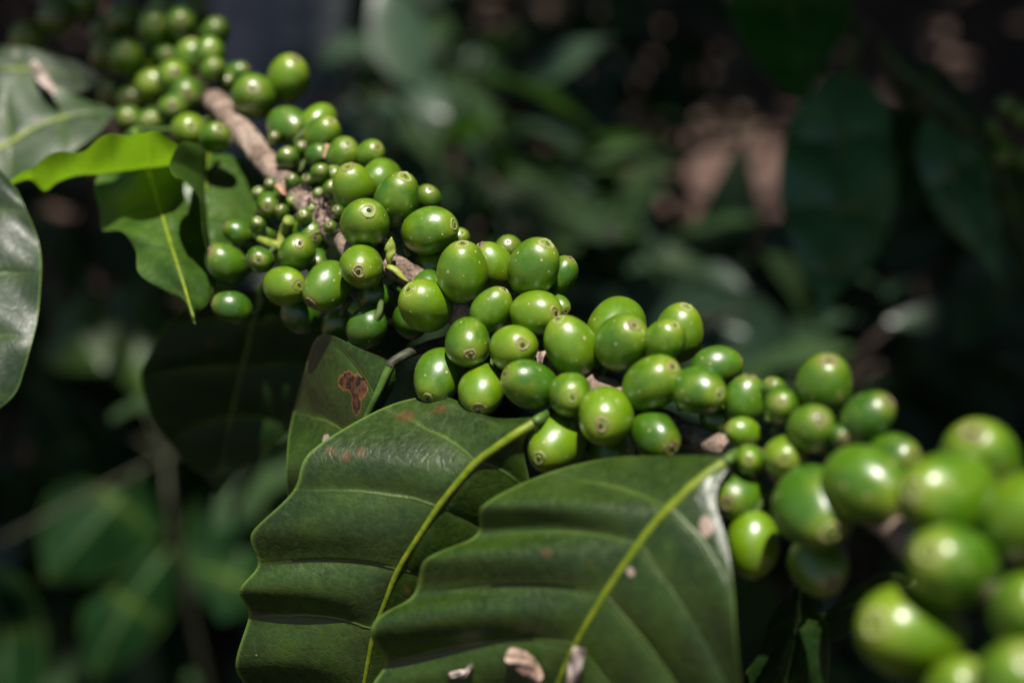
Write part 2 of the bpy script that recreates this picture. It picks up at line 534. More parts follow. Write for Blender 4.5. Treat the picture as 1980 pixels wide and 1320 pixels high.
g1 = 'shrubs in the shade beyond the fruiting branch'
SH = [  # px x, y, distance mm, radius m, leaves, material
    (800, 250, 1500, .17, 60, 'bush_grey'), (930, 380, 1350, .15, 60, 'bush_grey'), (1080, 470, 1250, .15, 55, 'bush'),
    (1010, 300, 1700, .18, 60, 'bush'), (1230, 640, 1200, .13, 50, 'bush_grey'), (1130, 180, 1900, .2, 60, 'bush'),
    (930, 60, 2200, .3, 80, 'bush'), (720, 90, 1900, .2, 60, 'bush_grey'), (1290, -40, 2000, .14, 50, 'bush'),
    (1430, 640, 1300, .12, 50, 'bush'), (1520, 700, 1150, .13, 60, 'bush_grey'), (1760, 640, 1500, .22, 70, 'bush'),
    (1920, 760, 1400, .2, 70, 'bush'), (1880, 480, 1700, .2, 60, 'bush'),
    (860, 520, 1150, .12, 50, 'bush'), (760, 700, 1000, .1, 40, 'bush'),
    (1620, 1240, 850, .1, 40, 'bush'), (1800, 900, 1100, .15, 50, 'bush'), (1480, 1150, 900, .1, 40, 'bush'),
    (150, 880, 1600, .17, 70, 'bush'), (420, 1120, 1500, .17, 70, 'bush'), (80, 1180, 1450, .15, 60, 'bush'), (300, 700, 1600, .17, 60, 'bush'),
    (520, 980, 1550, .15, 60, 'bush'), (60, 420, 1600, .2, 60, 'bush'), (180, 480, 1500, .15, 60, 'bush'),
]
for (x, y, d, r, n, m) in SH:
    shrub(x, y, d, r, n, 'dark leafy shrub blurred in the shade beyond the fruiting branch', g1, m, leaf=0.10)

# leaf litter
lv = Leaves()
for i in range(2600):
    x = rng.uniform(-3.5, 3.5); y = rng.uniform(0.6, 7.5)
    a = rng.uniform(0, 6.28)
    lv.add((x, y, 0.06 + rng.uniform(0, .02)), (math.cos(a), math.sin(a), rng.normal() * .15), (rng.normal() * .3, rng.normal() * .3, 1), rng.uniform(.06, .13), rng.uniform(.03, .06), 0.1, 0.3)
tag(lv.build('leaf_litter', M['litter']), 'dry brown fallen leaves scattered over the bare soil', 'leaf litter', kind='stuff')


# ------------------------------------------------------------------ shade tree: trunk, and unseen leaves added to shade all but the sunlit branch
def shade_tree():
    b = at(545, 120, 1450)
    root = empty('shade_tree', (b.x, b.y, 0), 'grey shade tree trunk rising in the gloom behind the fruiting branch', 'tree')
    P = [(b.x + .01, b.y, -0.05), (b.x, b.y, .5), (b.x, b.y + .01, 1.0), (b.x - .05, b.y + .1, 2.0), (b.x - .1, b.y + .3, 3.2), (b.x - .1, b.y + .5, 4.0)]
    C, t = catmull(P, 70)
    R = np.interp(t, [0, 1, 2, 5], [0.085, 0.068, 0.064, 0.03]) * (1 + 0.03 * np.sin(np.arange(70) * .9))
    v, f = tube(C, R, 30, 0.02)
    mesh_obj('trunk', v, f, M['trunk'], root)
    lim_v, lim_f = [], []
    for s in range(14):
        a = s * 0.7
        st = C[42 + s]
        P2 = [st, st + np.array([math.cos(a), math.sin(a), .6]) * .7, st + np.array([math.cos(a) * 2.0, math.sin(a) * 2.0, .9]), st + np.array([math.cos(a) * 3.6, math.sin(a) * 3.6, .8])]
        Cc, _ = catmull(P2, 40)
        tsv = np.array(TOSUN)
        if min(np.linalg.norm((c - np.array(q)) - tsv * (c - np.array(q)).dot(tsv)) - rr for c in Cc[4:] for q, rr in HOLES) < 0.03: continue
        Cc = Cc[::3]
        v, f = tube(Cc, np.linspace(.025, .006, 14), 8)
        o = sum(len(q) for q in lim_v); lim_v.append(v); lim_f += [tuple(i + o for i in q) for q in f]
    mesh_obj('limb', np.vstack(lim_v), lim_f, M['trunk'], root)
    # unseen leaf dome placed to block sun; gaps cut along sun lines to chosen spots
    holes = HOLES
    lv = Leaves()
    ts = np.array(TOSUN)
    N = 38000
    cnt = 0
    for i in range(N):
        th = rng.uniform(0, 2 * np.pi)
        el = math.asin(rng.uniform(0.03, 1.0))
        R0 = rng.uniform(0.85, 1.15)
        L = rng.uniform(.2, .34)
        p = np.array([5.5 * math.cos(th) * math.cos(el) * R0, 2.0 + 6.0 * math.sin(th) * math.cos(el) * R0, 4.0 * math.sin(el) * R0 + 0.1])
        if i < 9000:         # extra small leaves packed round the sun line to tighten the shade
            L = rng.uniform(.08, .16)
            hgt = rng.uniform(2.0, 3.4)
            rr_ = 1.0 * math.sqrt(rng.uniform(0, 1))
            p = np.array(at(990, 560, 450)) + ts * (hgt / ts[2]) + np.array([math.cos(th), math.sin(th), 0]) * rr_ * np.array([1.2, 1.0, 0])
        if p[1] < CROWN_BACK and p[2] > 0.2: continue
        if p[0] < -1.5 and p[1] < 2.5 and i >= 9000: continue
        ok = True
        for (q, rr) in holes:
            w = p - np.array(q)
            dist = np.linalg.norm(w - ts * w.dot(ts))
            if dist < rr + L * 0.5: ok = False; break
        if not ok: continue
        a = rng.uniform(0, 6.28)
        p = p - np.array([math.cos(a), math.sin(a), 0]) * L * .5
        lv.add(p, (math.cos(a), math.sin(a), rng.normal() * .4 - .2), (rng.normal() * .5, rng.normal() * .5, 1), L, L * .5)
        cnt += 1
    lv.build('unseen_shade_crown', M['canopy'], root)


def hole(x, y, r, dx=0, dy=0):
    h = ground_hit(x, y)
    return ((h.x + dx, h.y + dy, 0), r)


CROWN_BACK = -1.2
HOLES = [(tuple(at(*q)), r) for q, r in (((265, 75, 560), -.045), ((785, 690, 1000), .0), ((560, 240, 460), .045), ((420, 300, 465), .05), ((230, 290, 470), .05), ((100, 300, 480), .05), ((20, 520, 430), .04), ((640, 420, 420), .05), ((480, 520, 430), .04),
         ((790, 470, 405), .05), ((950, 600, 385), .06), ((1150, 700, 360), .06), ((1380, 800, 330), .06), ((1600, 880, 290), .06), ((1790, 950, 240), .05), ((1985, 1180, 220), .02),
         ((690, 740, 405), .055), ((440, 380, 450), .05), ((310, 480, 440), .055), ((540, 500, 428), .05), ((500, 300, 470), .05), ((800, 950, 370), .055), ((650, 900, 372), .035), ((1100, 1050, 325), .055), ((1300, 1100, 310), .06), ((950, 1200, 335), .05), ((1200, 1280, 320), .06),
         ((1060, 330, 1350), .07), ((960, 400, 1300), .06), ((1110, 440, 1200), .05), ((1320, 550, 1150), .05), ((800, 250, 1450), .06), ((710, 70, 1850), .03), ((1500, 690, 1150), .05), ((930, 380, 1350), .05))]
HOLES += [hole(1440, 315, 0.09), hole(1225, 365, 0.03), hole(1235, 130, 0.03), *[(tuple(at(*q)), r) for q, r in (((170, 670, 1030), .05), ((265, 640, 1060), .05), ((510, 950, 1150), .07), ((470, 1080, 1110), .06), ((220, 980, 1095), .06), ((10, 1240, 940), .06), ((250, 1170, 1090), .05), ((140, 870, 1170), .05), ((350, 940, 1200), .05))]]
shade_tree()

# ------------------------------------------------------------------ stations leaves
def pts(row):
    return [np.array(at(*p)) for p in row]


def spotfun(P, spots):
    """P (n,3) world points -> (n,3) blemish amounts; spots: (px, py, d, radius_px_x, radius_px_y, channel)"""
    S = np.zeros((len(P), 3))
    rel = P - np.array(CAM)
    dz = rel @ np.array(FW)
    X = 990 + F * (rel @ np.array(RT)) / dz
    Y = 660 - F * (rel @ np.array(UP)) / dz
    for (x, y, rx, ry, ch) in spots:
        q = ((X - x) / rx) ** 2 + ((Y - y) / ry) ** 2
        S[:, ch] = np.maximum(S[:, ch], np.clip(1.0 - 0.5 * q, 0, 1))
    return S


def station_leaf(parent, rows, mat, petiole=None, quilt=0.0016, bulge=0.0, name='leaf', midmat='midrib', r0=0.0016, r1=0.0004,
                 U=None, spots=(), nper=9, nv=22, face=1, label=None, wave=0.0006, groove=0.0006, petmat=None, veinU=True):
    """rows: (mid (x,y,d), left (x,y,d), right (x,y,d)) from the leaf's base to its tip"""
    Mi, Le, Ri = (np.array([np.array(at(*r[k])) for r in rows]) for k in range(3))
    n = (len(rows) - 1) * nper + 1
    Mi, t = catmull(Mi, n); Le, _ = catmull(Le, n); Ri, _ = catmull(Ri, n)
    U = np.interp(t, np.arange(len(rows)), U if U is not None else np.arange(len(rows)) * 0.5)
    vv = np.concatenate([-np.linspace(1, 0, nv + 1)[:-1] ** 0.85, np.linspace(0, 1, nv + 1) ** 0.85])
    grid = np.zeros((n, len(vv), 3))
    Tm = np.gradient(Mi, axis=0); Tm /= np.linalg.norm(Tm, axis=1)[:, None]
    sag = np.clip(np.minimum(np.arange(n), np.arange(n)[::-1]) / (n * 0.25), 0, 1)[:, None]
    for j, v in enumerate(vv):
        E = Le if v < 0 else Ri
        grid[:, j] = Mi + (E - Mi) * abs(v) - Tm * (np.linalg.norm(E - Mi, axis=1) * 0.055 * math.sin(math.pi * abs(v) ** 0.85))[:, None] * sag
    gu = np.gradient(grid, axis=0); gv = np.gradient(grid, axis=1)
    N = np.cross(gv, gu)
    N /= np.linalg.norm(N, axis=2)[..., None] + 1e-12
    # smooth the normals a little across the midrib, make them face the lens (or away, face=-1)
    tocam = np.array(CAM) - grid
    sgn = np.sign((N * tocam).sum(2))[..., None]
    N = N * sgn * face
    av = np.abs(vv)[None, :]
    wid = np.linalg.norm(Le - Mi, axis=1) + np.linalg.norm(Ri - Mi, axis=1)
    wf = np.clip(wid / (wid.max() + 1e-9), 0, 1)[:, None]
    lobe = 1 + 0.45 * np.sin(np.floor(U)[:, None] * 2.4 + 1 + np.sign(vv)[None, :])
    q = lobe * (np.abs(np.sin(np.pi * U))[:, None] ** 0.7 - 0.55) * np.clip(np.sin(np.pi * np.clip(av, 0, 1) ** 0.75), 0, 1) ** 0.7
    disp = quilt * q * wf
    disp += bulge * 4 * av * (1 - av) * wf
    disp -= groove * np.exp(-(av / 0.07) ** 2) * wf
    ph = rng.uniform(0, 6.28, 4)
    disp += wave * wf * av * (np.sin(U[:, None] * 2.1 + vv[None, :] * 3 + ph[0]) + 0.6 * np.sin(U[:, None] * 5.3 - vv[None, :] * 4 + ph[1]))
    grid = grid + N * disp[..., None]
    V = grid.reshape(-1, 3)
    m = len(vv)
    faces = [(i * m + j, i * m + j + 1, (i + 1) * m + j + 1, (i + 1) * m + j) for i in range(n - 1) for j in range(m - 1)]
    uv = np.stack([np.repeat(U / 20.0, m), np.tile((vv + 1) / 2, n)], 1)
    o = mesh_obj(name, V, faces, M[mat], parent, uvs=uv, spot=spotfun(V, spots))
    if label: o['label'] = label
    # midrib, running on into the petiole
    nrm = N[:, nv]
    C = grid[:, nv] - nrm * (r0 * 0.30)
    cut = int(len(C) * 0.97)
    C = C[:cut:3]
    R = np.linspace(r0, r1, len(C))
    v, f = tube(C, R, 10)
    mesh_obj('midrib', v, f, M[midmat], o)
    if petiole:
        P, _ = catmull([np.array(at(*p)) for p in petiole] + [C[0], C[1]], 22)
        v, f = tube(P, np.linspace(r0 * 1.15, r0 * 1.0, len(P)), 12, 0.015)
        mesh_obj('petiole', v, f, M[petmat or midmat], o)
    return o


# ------------------------------------------------------------------ the fruiting branch
STEM = [(150, -90, 650), (240, 10, 620), (322, 112, 584), (425, 205, 496), (520, 320, 452), (600, 400, 428), (652, 455, 416), (720, 500, 406), (795, 530, 399), (900, 610, 388), (1040, 690, 372),
        (1180, 765, 355), (1310, 832, 340), (1420, 872, 326), (1560, 925, 296), (1680, 990, 268), (1760, 1045, 247), (1920, 1150, 218), (2080, 1260, 196)]
STEM_PX = np.array(STEM, float)


def stem_depth(x, y):
    best = None
    for a, b in zip(STEM_PX[:-1], STEM_PX[1:]):
        ab = b[:2] - a[:2]
        t = np.clip(((x - a[0]) * ab[0] + (y - a[1]) * ab[1]) / ab.dot(ab), 0, 1)
        q = a + (b - a) * t
        dd = math.hypot(q[0] - x, q[1] - y)
        if best is None or dd < best[0]: best = (dd, q)
    return best[1]


bc = at(990, 660, 380)
branch = empty('coffee_branch', bc, 'long woody coffee branch crowded with glossy green cherries, two broad ribbed leaves hanging from it', 'branch')
C, t = catmull([np.array(at(*p)) for p in STEM], 260)
R = np.interp(t, [0, 3, 6, 12, 18], [0.0044, 0.0042, 0.0036, 0.0031, 0.0026])
R = R * (1 + 0.05 * np.sin(np.arange(260) * 0.9) * rng.uniform(0.2, 1, 260))
for node_t in (2.0, 5.2, 6.6, 9.0, 11.0, 13.8, 16.0):
    R += 0.0012 * np.exp(-((t - node_t) / 0.22) ** 2)
v, f = tube(C, R, 22, 0.035)
mesh_obj('stem', v, f, M['bark'], branch)

# an added second stem behind its far end carries the farthest fruits
far = empty('coffee_branch', at(215, 95, 610), 'added stem behind, carrying the small crowded cherries from the far end of the long fruiting branch', 'branch')
Cf, tf = catmull([np.array(at(*p)) for p in [(-60, -120, 650), (80, -10, 640), (200, 80, 625), (300, 175, 615), (395, 290, 612), (470, 420, 640)]], 80)
v, f = tube(Cf, np.linspace(.0036, .0026, 80), 16, 0.03)
mesh_obj('stem', v, f, M['bark'], far)

# --- leaves of the branch
# broad leaf in the middle
LA = [
    ((1044, 809, 344), (1038, 806, 345), (1042, 815, 345)),
    ((1000, 834, 342), (950, 806, 358), (1015, 850, 345)),
    ((960, 862, 343), (855, 769, 372), (1014, 885, 348)),
    ((920, 893, 345), (742, 790, 376), (1025, 945, 352)),
    ((882, 937, 347), (604, 872, 366), (1026, 1020, 360)),
    ((847, 983, 350), (567, 948, 366), (1020, 1080, 368)),
    ((806, 1045, 354), (484, 1031, 369), (1010, 1150, 376)),
    ((770, 1104, 359), (498, 1092, 377), (995, 1210, 383)),
    ((745, 1165, 364), (462, 1142, 379), (970, 1280, 391)),
    ((724, 1222, 369), (484, 1190, 387), (940, 1340, 398)),
    ((710, 1290, 375), (457, 1286, 391), (910, 1400, 403)),
    ((700, 1350, 381), (476, 1335, 399), (880, 1450, 408)),
    ((692, 1420, 387), (490, 1405, 404), (830, 1500, 412)),
    ((686, 1500, 394), (560, 1500, 408), (770, 1550, 416)),
    ((684, 1590, 402), (680, 1592, 403), (690, 1592, 403)),
]
UA = [0, .33, .66, 1, 1.5, 2, 2.5, 3, 3.5, 4, 4.5, 5, 5.5, 6, 6.5]
station_leaf(branch, LA, 'leaf', petiole=[(1110, 778, 386), (1076, 793, 362)], petmat='midrib_dull', quilt=0.0014, U=UA, r0=0.0012, r1=0.0005, nper=12, nv=34, wave=0.0008,
             spots=[(640, 874, 14, 12, 0), (668, 882, 12, 15, 0), (698, 872, 12, 14, 0), (785, 805, 26, 14, 0), (848, 790, 22, 10, 0), (571, 930, 4, 5, 2), (787, 1140, 6, 14, 0)],
             label='broad dark quilted leaf with rusty spots near its upper edge', midmat='midrib')
# broad leaf nearest the lens
LB = [
    ((1412, 885, 299), (1405, 880, 299), (1416, 890, 299)),
    ((1372, 910, 297), (1300, 881, 312), (1384, 960, 293)),
    ((1332, 942, 296), (1180, 887, 326), (1405, 1050, 285)),
    ((1291, 981, 296), (1062, 918, 331), (1420, 1150, 278)),
    ((1262, 1013, 297), (935, 974, 326), (1428, 1260, 275)),
    ((1232, 1053, 298), (918, 1034, 333), (1432, 1380, 277)),
    ((1199, 1100, 300), (822, 1079, 333), (1432, 1470, 281)),
    ((1166, 1151, 303), (796, 1152, 341), (1428, 1560, 287)),
    ((1138, 1197, 306), (721, 1213, 343), (1410, 1640, 295)),
    ((1110, 1247, 310), (744, 1280, 351), (1380, 1700, 303)),
    ((1085, 1301, 315), (716, 1340, 354), (1340, 1750, 313)),
    ((1062, 1362, 321), (742, 1400, 361), (1280, 1780, 326)),
    ((1042, 1440, 328), (800, 1480, 365), (1200, 1790, 341)),
    ((1020, 1640, 346), (1000, 1660, 348), (1050, 1690, 348)),
]
UB = [0, .33, .66, 1, 1.5, 2, 2.5, 3, 3.5, 4, 4.5, 5, 5.5, 6.3]
leafB = station_leaf(branch, LB, 'leaf', petiole=[(1446, 864, 338), (1430, 874, 318)], petmat='midrib_dull', quilt=0.0014, U=UB, r0=0.00125, r1=0.0006, nper=12, nv=34, wave=0.0008,
             spots=[(1366, 1015, 15, 20, 2), (1221, 1107, 8, 9, 2), (1055, 1068, 16, 10, 0), (1140, 1090, 12, 9, 0)],
             label='broad ribbed leaf with a thick yellow midrib nearest the lens')
# small leaf with the burnt hole, on a dark petiole
LC = [
    ((756, 702, 384), (748, 694, 385), (764, 712, 384)),
    ((742, 728, 384), (700, 676, 394), (764, 738, 386)),
    ((722, 768, 385), (620, 647, 410), (752, 772, 389)),
    ((702, 810, 388), (588, 715, 420), (736, 800, 392)),
    ((680, 855, 392), (566, 800, 428), (720, 850, 396)),
    ((655, 910, 398), (556, 890, 412), (700, 910, 402)),
    ((630, 970, 404), (560, 970, 416), (668, 975, 408)),
    ((600, 1040, 414), (596, 1041, 415), (604, 1041, 415)),
]
station_leaf(branch, LC, 'leaf', petiole=[(880, 655, 396), (830, 668, 392), (785, 685, 386)], quilt=0.0014, r0=0.0013, r1=0.0005, wave=0.0004, nper=12, nv=30,
             spots=[(671, 737, 14, 17, 1), (693, 748, 15, 21, 1), (689, 782, 9, 17, 1), (632, 852, 8, 12, 2), (640, 690, 6, 6, 0)], midmat='midrib_dull', petmat='petiole_dark', label='small dark leaf with a burnt brown blotch on a blackish petiole')
# young folded leaf lit through from above
LF = [
    ((350, 316, 452), (343, 280, 440), (350, 300, 466)),
    ((318, 322, 454), (318, 256, 432), (318, 306, 470)),
    ((282, 326, 455), (285, 250, 426), (282, 308, 472)),
    ((240, 331, 456), (240, 253, 428), (240, 314, 472)),
    ((195, 337, 457), (205, 270, 434), (195, 318, 472)),
    ((150, 339, 458), (165, 295, 438), (150, 322, 472)),
    ((112, 352, 458), (118, 297, 438), (112, 330, 470)),
    ((86, 369, 459), (80, 307, 440), (88, 340, 470)),
    ((60, 348, 455), (58, 321, 443), (60, 340, 462)),
    ((34, 352, 453), (32, 340, 446), (34, 350, 457)),
    ((4, 366, 451), (3, 364, 450), (5, 367, 452)),
]
station_leaf(branch, LF, 'leaf_bright', petiole=[(385, 296, 462)], quilt=0.0006, r0=0.0006, r1=0.0003, wave=0.0016, groove=0.0, bulge=0.0018, midmat='midrib', nper=10,
             spots=[(203, 276, 9, 5, 0), (75, 343, 10, 5, 0)], label='young yellow green leaf curled up and lit through')
# pointed leaf hanging below it
LG = [
    ((258, 250, 481), (250, 252, 484), (266, 250, 481)),
    ((272, 290, 472), (222, 300, 484), (330, 282, 472)),
    ((286, 330, 463), (188, 345, 478), (382, 315, 466)),
    ((299, 370, 454), (186, 392, 469), (398, 362, 457)),
    ((312, 412, 445), (190, 432, 454), (404, 405, 452)),
    ((324, 450, 438), (240, 452, 444), (410, 450, 446)),
    ((337, 490, 430), (264, 482, 439), (418, 500, 440)),
    ((350, 532, 424), (276, 530, 433), (416, 550, 433)),
    ((362, 570, 420), (322, 562, 426), (396, 590, 426)),
    ((371, 600, 416), (356, 590, 420), (380, 606, 420)),
    ((377, 626, 415), (375, 626, 415), (379, 626, 415)),
]
station_leaf(branch, LG, 'leaf_mid', petiole=[(425, 225, 500), (330, 250, 488)], petmat='midrib_dull', quilt=0.0014, r0=0.0008, r1=0.0004, nper=10, wave=0.0022, label='green leaf with wavy edges and a drawn out hanging tip')
# folded leaf beside the small fruits
LH = [
    ((404, 296, 476), (396, 284, 472), (410, 298, 476)),
    ((402, 322, 468), (352, 275, 440), (452, 303, 476)),
    ((401, 352, 462), (327, 312, 428), (482, 328, 474)),
    ((400, 385, 456), (337, 338, 420), (492, 365, 468)),
    ((399, 420, 450), (377, 362, 412), (497, 398, 462)),
    ((399, 455, 444), (389, 410, 412), (484, 432, 456)),
    ((402, 488, 440), (391, 455, 414), (448, 472, 448)),
    ((410, 520, 436), (408, 521, 436), (413, 521, 436)),
]
station_leaf(branch, LH, 'leaf_mid', petiole=[(450, 262, 488), (420, 280, 480)], quilt=0.0008, r0=0.0008, r1=0.0004, nper=10, wave=0.0004, bulge=0.0006, label='folded leaf with one edge rolled up beside the small fruits')
# large shaded leaf hanging behind
LI = [
    ((505, 560, 470), (498, 560, 470), (512, 560, 470)),
    ((498, 590, 476), (400, 572, 480), (560, 580, 470)),
    ((488, 630, 484), (325, 625, 492), (620, 610, 474)),
    ((478, 670, 490), (285, 690, 500), (640, 660, 480)),
    ((468, 715, 496), (272, 730, 506), (632, 715, 486)),
    ((456, 760, 502), (288, 790, 512), (606, 770, 492)),
    ((445, 810, 508), (322, 850, 518), (566, 822, 498)),
    ((435, 855, 513), (362, 895, 521), (518, 865, 505)),
    ((428, 905, 518), (400, 925, 521), (458, 912, 514)),
    ((420, 958, 522), (418, 958, 522), (422, 958, 522)),
]
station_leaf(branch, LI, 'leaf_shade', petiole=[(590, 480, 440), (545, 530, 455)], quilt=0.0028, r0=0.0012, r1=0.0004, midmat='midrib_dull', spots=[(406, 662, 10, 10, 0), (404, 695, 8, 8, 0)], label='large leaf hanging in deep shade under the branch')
# dark leaves hanging under the near end of the branch
LJ = [
    ((1560, 1120, 330), (1552, 1118, 331), (1568, 1122, 330)),
    ((1548, 1150, 330), (1500, 1180, 338), (1588, 1160, 326)),
    ((1540, 1200, 332), (1470, 1240, 342), (1600, 1210, 326)),
    ((1530, 1260, 334), (1440, 1300, 346), (1602, 1280, 328)),
    ((1515, 1320, 338), (1420, 1360, 350), (1590, 1350, 332)),
    ((1490, 1400, 344), (1430, 1430, 352), (1540, 1420, 338)),
    ((1470, 1470, 350), (1468, 1470, 350), (1472, 1470, 350)),
]
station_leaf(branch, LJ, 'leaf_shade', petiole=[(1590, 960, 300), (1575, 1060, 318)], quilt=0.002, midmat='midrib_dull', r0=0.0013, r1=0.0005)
LK = [
    ((1770, 1130, 300), (1765, 1125, 300), (1775, 1140, 300)),
    ((1720, 1140, 306), (1730, 1110, 300), (1715, 1170, 312)),
    ((1670, 1160, 314), (1670, 1120, 306), (1670, 1200, 322)),
    ((1610, 1190, 324), (1620, 1160, 316), (1620, 1230, 332)),
    ((1570, 1220, 332), (1570, 1215, 331), (1572, 1226, 333)),
]
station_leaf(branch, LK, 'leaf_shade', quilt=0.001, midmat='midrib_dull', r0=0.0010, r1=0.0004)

# --- cherries: centre px, width px, tip px, offset toward the lens in mm, kind (g green scar, t tan, b brown), tip toward lens +1 / away -1
CH = [
    # sharp middle cluster
    (894.5, 525, 94, 894, 474, 8, 'g'), (952, 515, 76, 929, 476, -2, 'b'), (982, 484, 54, 981, 469, -12, 'b'), (1031, 516, 92, 1056, 473, 4, 'g'),
    (1085, 532, 60, 1102, 500, -6, 'b'), (823, 590, 90, 793, 562, 9, 'g'), (951, 598, 73, 974, 561, 11, 'g'), (1036, 604, 84, 1072, 604, 9, 't'),
    (1081, 592, 42, 1094, 600, 1, 'b'), (905, 662, 86, 909, 684, 14, 't'), (993, 673, 86, 1010, 665, 14, 't'), (848, 727, 90, 828, 768, 10, 'g'),
    (932, 754, 86, 926, 789, 12, 't'), (1024, 742, 87, 978, 722, 10, 'b'), (1102, 762, 80, 1106, 767, 12, 'g'), (1172, 805, 105, 1164, 820, 16, 't'),
    (1066, 663, 62, 1050, 700, 2, 'g'), (1103, 670, 97, 1080, 618, 9, 'g'), (1203, 661, 97, 1226, 630, 10, 'b'), (1193, 634, 104, 1215, 590, -8, 'g', -1),
    (1285, 658, 74, 1304, 631, 4, 'g'), (1311, 644, 92, 1327, 595, -6, 'g'), (1261, 741, 100, 1298, 711, 12, 't'), (1350, 756, 90, 1387, 762, 9, 'g'),
    (1386, 708, 70, 1437, 700, -3, 'b'), (1384, 808, 56, 1402, 824, -2, 'b'), (1267, 842, 88, 1296, 864, 8, 'b'), (1075, 858, 106, 1044, 884, 8, 'g'), (1180, 868, 88, 1200, 900, -8, 'g'),
    # towards the near end
    (1442, 774, 76, 1450, 727, 3, 'b'), (1497, 755, 48, 1490, 735, -4, 'b'), (1512, 785, 66, 1510, 776, 6, 'b'), (1595, 744, 102, 1602, 697, -4, 'b'),
    (1678, 806, 90, 1714, 778, 2, 'b'), (1570, 828, 86, 1585, 810, 9, 'b'), (1437, 836, 56, 1406, 826, 8, 'g'), (1450, 888, 56, 1447, 889, 14, 't'),
    (1517, 882, 78, 1517, 888, 12, 'b'), (1428, 957, 93, 1406, 972, 12, 'b'), (1455, 1052, 98, 1450, 1115, 4, 'g', -1), (1575, 981, 142, 1602, 1023, 14, 'g'),
    (1677, 938, 138, 1737, 965, 8, 'b'), (1728, 885, 90, 1763, 882, -6, 'b'), (1834, 961, 160, 1762, 946, 8, 'g'), (1896, 890, 140, 1880, 834, -6, 'b'),
    (1990, 1000, 160, 2040, 960, 6, 'g'), (1840, 1095, 152, 1794, 1068, 14, 'g'), (1760, 1222, 172, 1692, 1206, 8, 'g'), (1985, 1178, 128, 2010, 1150, 12, 'g'),
    (1964, 1320, 148, 1990, 1270, 14, 'g'), (1850, 1335, 120, 1880, 1300, 2, 'g'), (1582, 1090, 105, 1606, 1124, -4, 'b'),
    # behind the sharp cluster, up the branch
    (560, 244, 72, 588, 256, 2, 'b'), (616, 233, 60, 640, 215, -8, 'g', -1), (625, 262, 66, 640, 235, 0, 'g'), (556, 307, 42, 556, 292, 8, 'b'),
    (613, 300, 42, 628, 294, 3, 'b'), (664, 304, 68, 672, 280, 0, 'b'), (716, 300, 54, 730, 286, -4, 'b'), (620, 334, 36, 620, 327, 8, 'b'),
    (684, 364, 78, 673, 326, 4, 'b'), (740, 345, 72, 760, 330, -6, 'g', -1), (769, 386, 88, 782, 344, 3, 'g'), (706, 431, 88, 712, 409, 12, 'g'),
    (827, 385, 50, 830, 368, -6, 'b'), (831, 446, 88, 877, 434, 2, 'g'), (887, 464, 42, 892, 450, -7, 'g'), (833, 512, 56, 830, 495, -5, 'g', -1),
    (828, 556, 60, 830, 530, 0, 'g', -1), (461, 449, 46, 436, 438, 6, 'b'), (518, 453, 44, 530, 470, -2, 'g', -1), (438, 509, 69, 410, 487, 6, 'b'),
    (504, 502, 50, 500, 501, 12, 't'), (574, 489, 68, 578, 470, 9, 't'), (551, 553, 73, 578, 551, 8, 'b'), (632, 553, 82, 602, 585, 8, 'b'),
    (699, 516, 80, 694, 524, 11, 't'), (600, 452, 66, 609, 458, 3, 'b'), (449, 594, 60, 414, 583, 0, 'b'), (522, 398, 50, 516, 399, 9, 'b'),
    (655, 632, 60, 650, 655, -8, 'g', -1), (758, 590, 62, 765, 610, -9, 'g', -1), (612, 506, 48, 616, 515, -3, 'g'), (742, 470, 46, 750, 460, -6, 'g'), (480, 470, 40, 478, 460, -4, 'b'), (560, 350, 40, 562, 340, -3, 'g'), (650, 345, 46, 640, 330, -4, 'g'),
    (727, 578, 62, 730, 600, -5, 'g', -1), (709, 634, 74, 690, 650, -2, 'g', -1), (582, 605, 72, 600, 620, -6, 'g', -1), (795, 620, 66, 800, 640, -8, 'g', -1),
    # top of the picture, farthest along the branch
    (557, 153, 76, 570, 117, 2, 'b'), (492, 187, 80, 490, 170, 7, 'b'), (458, 142, 42, 478, 130, -4, 'b'), (417, 266, 50, 425, 250, 4, 'b'),
    (366, 255, 58, 370, 245, 2, 'g'), (361, 185, 60, 362, 183, 10, 'b'), (298, 170, 60, 290, 155, 6, 'g'), (258, 192, 50, 250, 190, 4, 'b'),
    (217, 180, 48, 210, 178, 0, 'b'), (212, 103, 62, 207, 90, 4, 'b'), (243, 40, 62, 240, 30, 4, 'g'), (200, 60, 42, 195, 50, -2, 'g'),
    (320, 28, 62, 325, 12, 4, 'g'), (370, 22, 54, 375, 8, -2, 'b'), (290, 42, 40, 288, 38, 8, 'b'), (362, 75, 54, 368, 60, 5, 'g'),
    (373, 118, 60, 370, 85, 9, 'g'), (417, 63, 46, 420, 45, -4, 'g'), (300, 95, 50, 298, 85, 9, 'b'), (323, 110, 40, 325, 106, 12, 'b'),
    (274, 135, 52, 270, 125, 8, 'g'), (110, 32, 62, 112, 26, -2, 'b'), (160, 2, 54, 160, -10, -6, 'g'), (54, 75, 56, 50, 66, -6, 'g'),
    (293, 240, 52, 290, 230, 8, 'g'), (412, 135, 40, 415, 125, 6, 'b'), (245, 112, 58, 243, 100, 20, 'g'), (335, 150, 54, 337, 140, 22, 'b'), (300, 55, 58, 300, 45, 22, 'g'),
    (405, 105, 54, 408, 92, 14, 'g'), (250, 232, 46, 248, 225, 14, 'g'), (335, 212, 50, 334, 205, 16, 'b'), (350, 45, 50, 352, 40, 24, 'b'),
]
